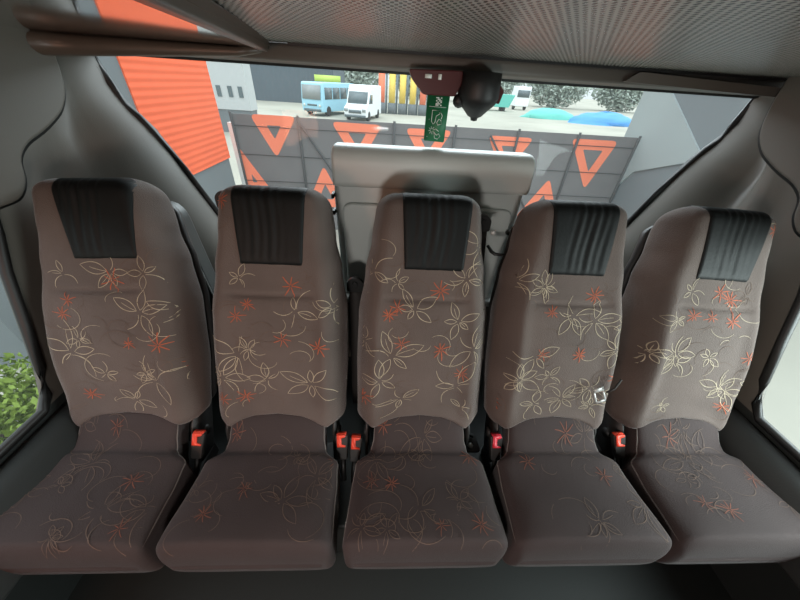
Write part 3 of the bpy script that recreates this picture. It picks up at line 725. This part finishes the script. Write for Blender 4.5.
# sign board and container and tarpaulin
t = thing('lime_sign', (-6.6, 38, GZ), 'lime green board showing above the gap behind bus and van', 'sign')
bm = bmesh.new(); box(bm, -1.3, 1.3, 0, .15, 2.2, 2.75); obj('board', bm, 'lime', t); bm = bmesh.new(); tube(bm, [(0, .1, 0), (0, .1, 2.3)], .08); obj('pole', bm, 'post', t)
t = thing('skip_container', (14.2, 50, GZ), 'teal green container far off right of the black domed holder', 'container')
bm = bmesh.new(); prism(bm, [(-2.4, .5), (-3, 2.0), (3, 2.0), (2.4, .5)], lambda a, b, d: (a, d, b), 0, 2.2); obj('tub', bm, 'teal', t, bevel=.05)
for s in (-1, 1): bm = bmesh.new(); box(bm, s*1.8-.2, s*1.8+.2, .2, 2, 0, .55); obj('foot', bm, 'tyre', t)
def heap(bm, c, rx, ry, h, rg, n=18):
    pr = None
    for j in range(7):
        q = j/6; r = math.cos(q*PI/2); z = h*math.sin(q*PI/2)
        ring = [bm.verts.new((c[0]+rx*(r+.02)*math.cos(2*PI*k/n)*(1+.12*rg.uniform(-1, 1)), c[1]+ry*(r+.02)*math.sin(2*PI*k/n)*(1+.12*rg.uniform(-1, 1)), c[2]+z*(1+.1*rg.uniform(-1, 1)))) for k in range(n)]
        if pr:
            for k in range(n): bm.faces.new((pr[k], pr[(k+1) % n], ring[(k+1) % n], ring[k]))
        pr = ring
    bm.faces.new(pr)
rg = random.Random(5)
bm = bmesh.new(); heap(bm, (0, 0, 0), 3.6, 1.5, 1.15, rg); o = obj('blue_tarpaulin', bm, 'blue'); o.location = (23.5, 38, GZ); tag(o, 'bright blue tarpaulin heap at the yard edge beside the grey wall', 'tarpaulin')
bm = bmesh.new(); heap(bm, (0, 0, 0), 3.2, 1.5, 1.0, rg); o = obj('green_tarpaulin', bm, 'teal'); o.location = (19.0, 42, GZ); tag(o, 'green tarpaulin heap left of the bright blue one', 'tarpaulin')
# parked trailer, white cab
t = thing('truck', (20.5, 56, GZ), 'white truck cab far off between the teal container and the green heap', 'truck')
bm = bmesh.new(); box(bm, -1.1, 1.1, 0, 2.2, .5, 3.1); obj('cab', bm, 'vanwhite', t, bevel=.1); bm = bmesh.new(); box(bm, -.95, .95, -.05, .02, 1.7, 2.6); obj('windscreen', bm, 'glassdark', t)
for s in (-1, 1): wheel(t, s*.9, .8, .45)
# trees far behind
def foliage(bm, c, rad, n, size, rg):
    for _ in range(n):
        v = Vector((rg.gauss(0, 1), rg.gauss(0, 1), rg.gauss(0, 1))).normalized()*rg.uniform(.45, 1)
        p = Vector(c)+Vector((v.x*rad[0], v.y*rad[1], v.z*rad[2])); a = Vector((rg.uniform(-1, 1), rg.uniform(-1, 1), rg.uniform(-1, 1))).normalized(); b = a.orthogonal().normalized()
        s = size*rg.uniform(.6, 1.3); bm.faces.new([bm.verts.new(q) for q in (p-a*s, p+b*s*.5, p+a*s, p-b*s*.5)])
tl = ['hazy tree far off above the dark red bracket', 'hazy tree far off behind the black dome and teal container', 'hazy tree far off above the green heap', 'hazy tree far off above the bright blue heap', 'hazy tree far off behind the white van and barriers']
for i, (x, y, w) in enumerate(((6, 74, 6.9), (20, 74, 6.9), (34, 74, 6.9), (48, 74, 6.9), (-8, 74, 6.9))):
    t = thing('tree', (x, y, GZ), tl[i], 'tree', 'trees beyond the yard'); rg = random.Random(i)
    bm = bmesh.new(); foliage(bm, (0, 0, 4.2), (w, 3, 4.2), 4500, .42, rg); obj('foliage', bm, 'treeleaf', t, smooth=False)
    bm = bmesh.new(); tube(bm, [(0, 0, 0), (.1, 0, 3), (0, .1, 5)], [.35, .25, .1]); obj('trunk', bm, 'bark', t)
# bushes and grass bank outside the left side window
for i, (x, y, w, lab) in enumerate(((-2.9, 1.35, .55, 'bright green leafy bush outside the left side window, nearest the orange wall'), (-3.0, .1, .6, 'bright green leafy bush outside the left side window, nearer the viewer'), (-2.75, -.95, .5, 'small green bush outside the left side window, farthest from the orange wall'))):
    t = thing('bush', (x, y, GZ), lab, 'bush', 'bushes outside the left side window'); rg = random.Random(40+i)
    bm = bmesh.new(); foliage(bm, (0, 0, w*.75), (w, w, w*.8), 4500, .03, rg); obj('foliage', bm, 'leaf', t, smooth=False)
    bm = bmesh.new()
    for k in range(5): tube(bm, [(0, 0, 0), (rg.uniform(-.2, .2), rg.uniform(-.2, .2), w*.6)], [.015, .008], 5)
    obj('stems', bm, 'bark', t)
bm = bmesh.new(); rg = random.Random(8)
for _ in range(14000):
    x = rg.uniform(-3.58, -1.7); y = rg.uniform(-1.5, 2.8); h = rg.uniform(.06, .16); a = rg.random()*6
    if x > -2.4 and rg.random() < .6: continue
    bm.faces.new([bm.verts.new(p) for p in ((x, y, GZ), (x+.02*math.cos(a), y+.02*math.sin(a), GZ), (x+.05*math.sin(a), y+.05*math.cos(a), GZ+h))])
tag(obj('grass', bm, 'grass', smooth=False), 'rough green grass on the ground outside the left side window', 'grass', kind='stuff')

# everything above was measured from the lens; lift it so that the yard lies at z = 0
for o in list(C.objects):
    if not o.parent: o.location.z += 2.6
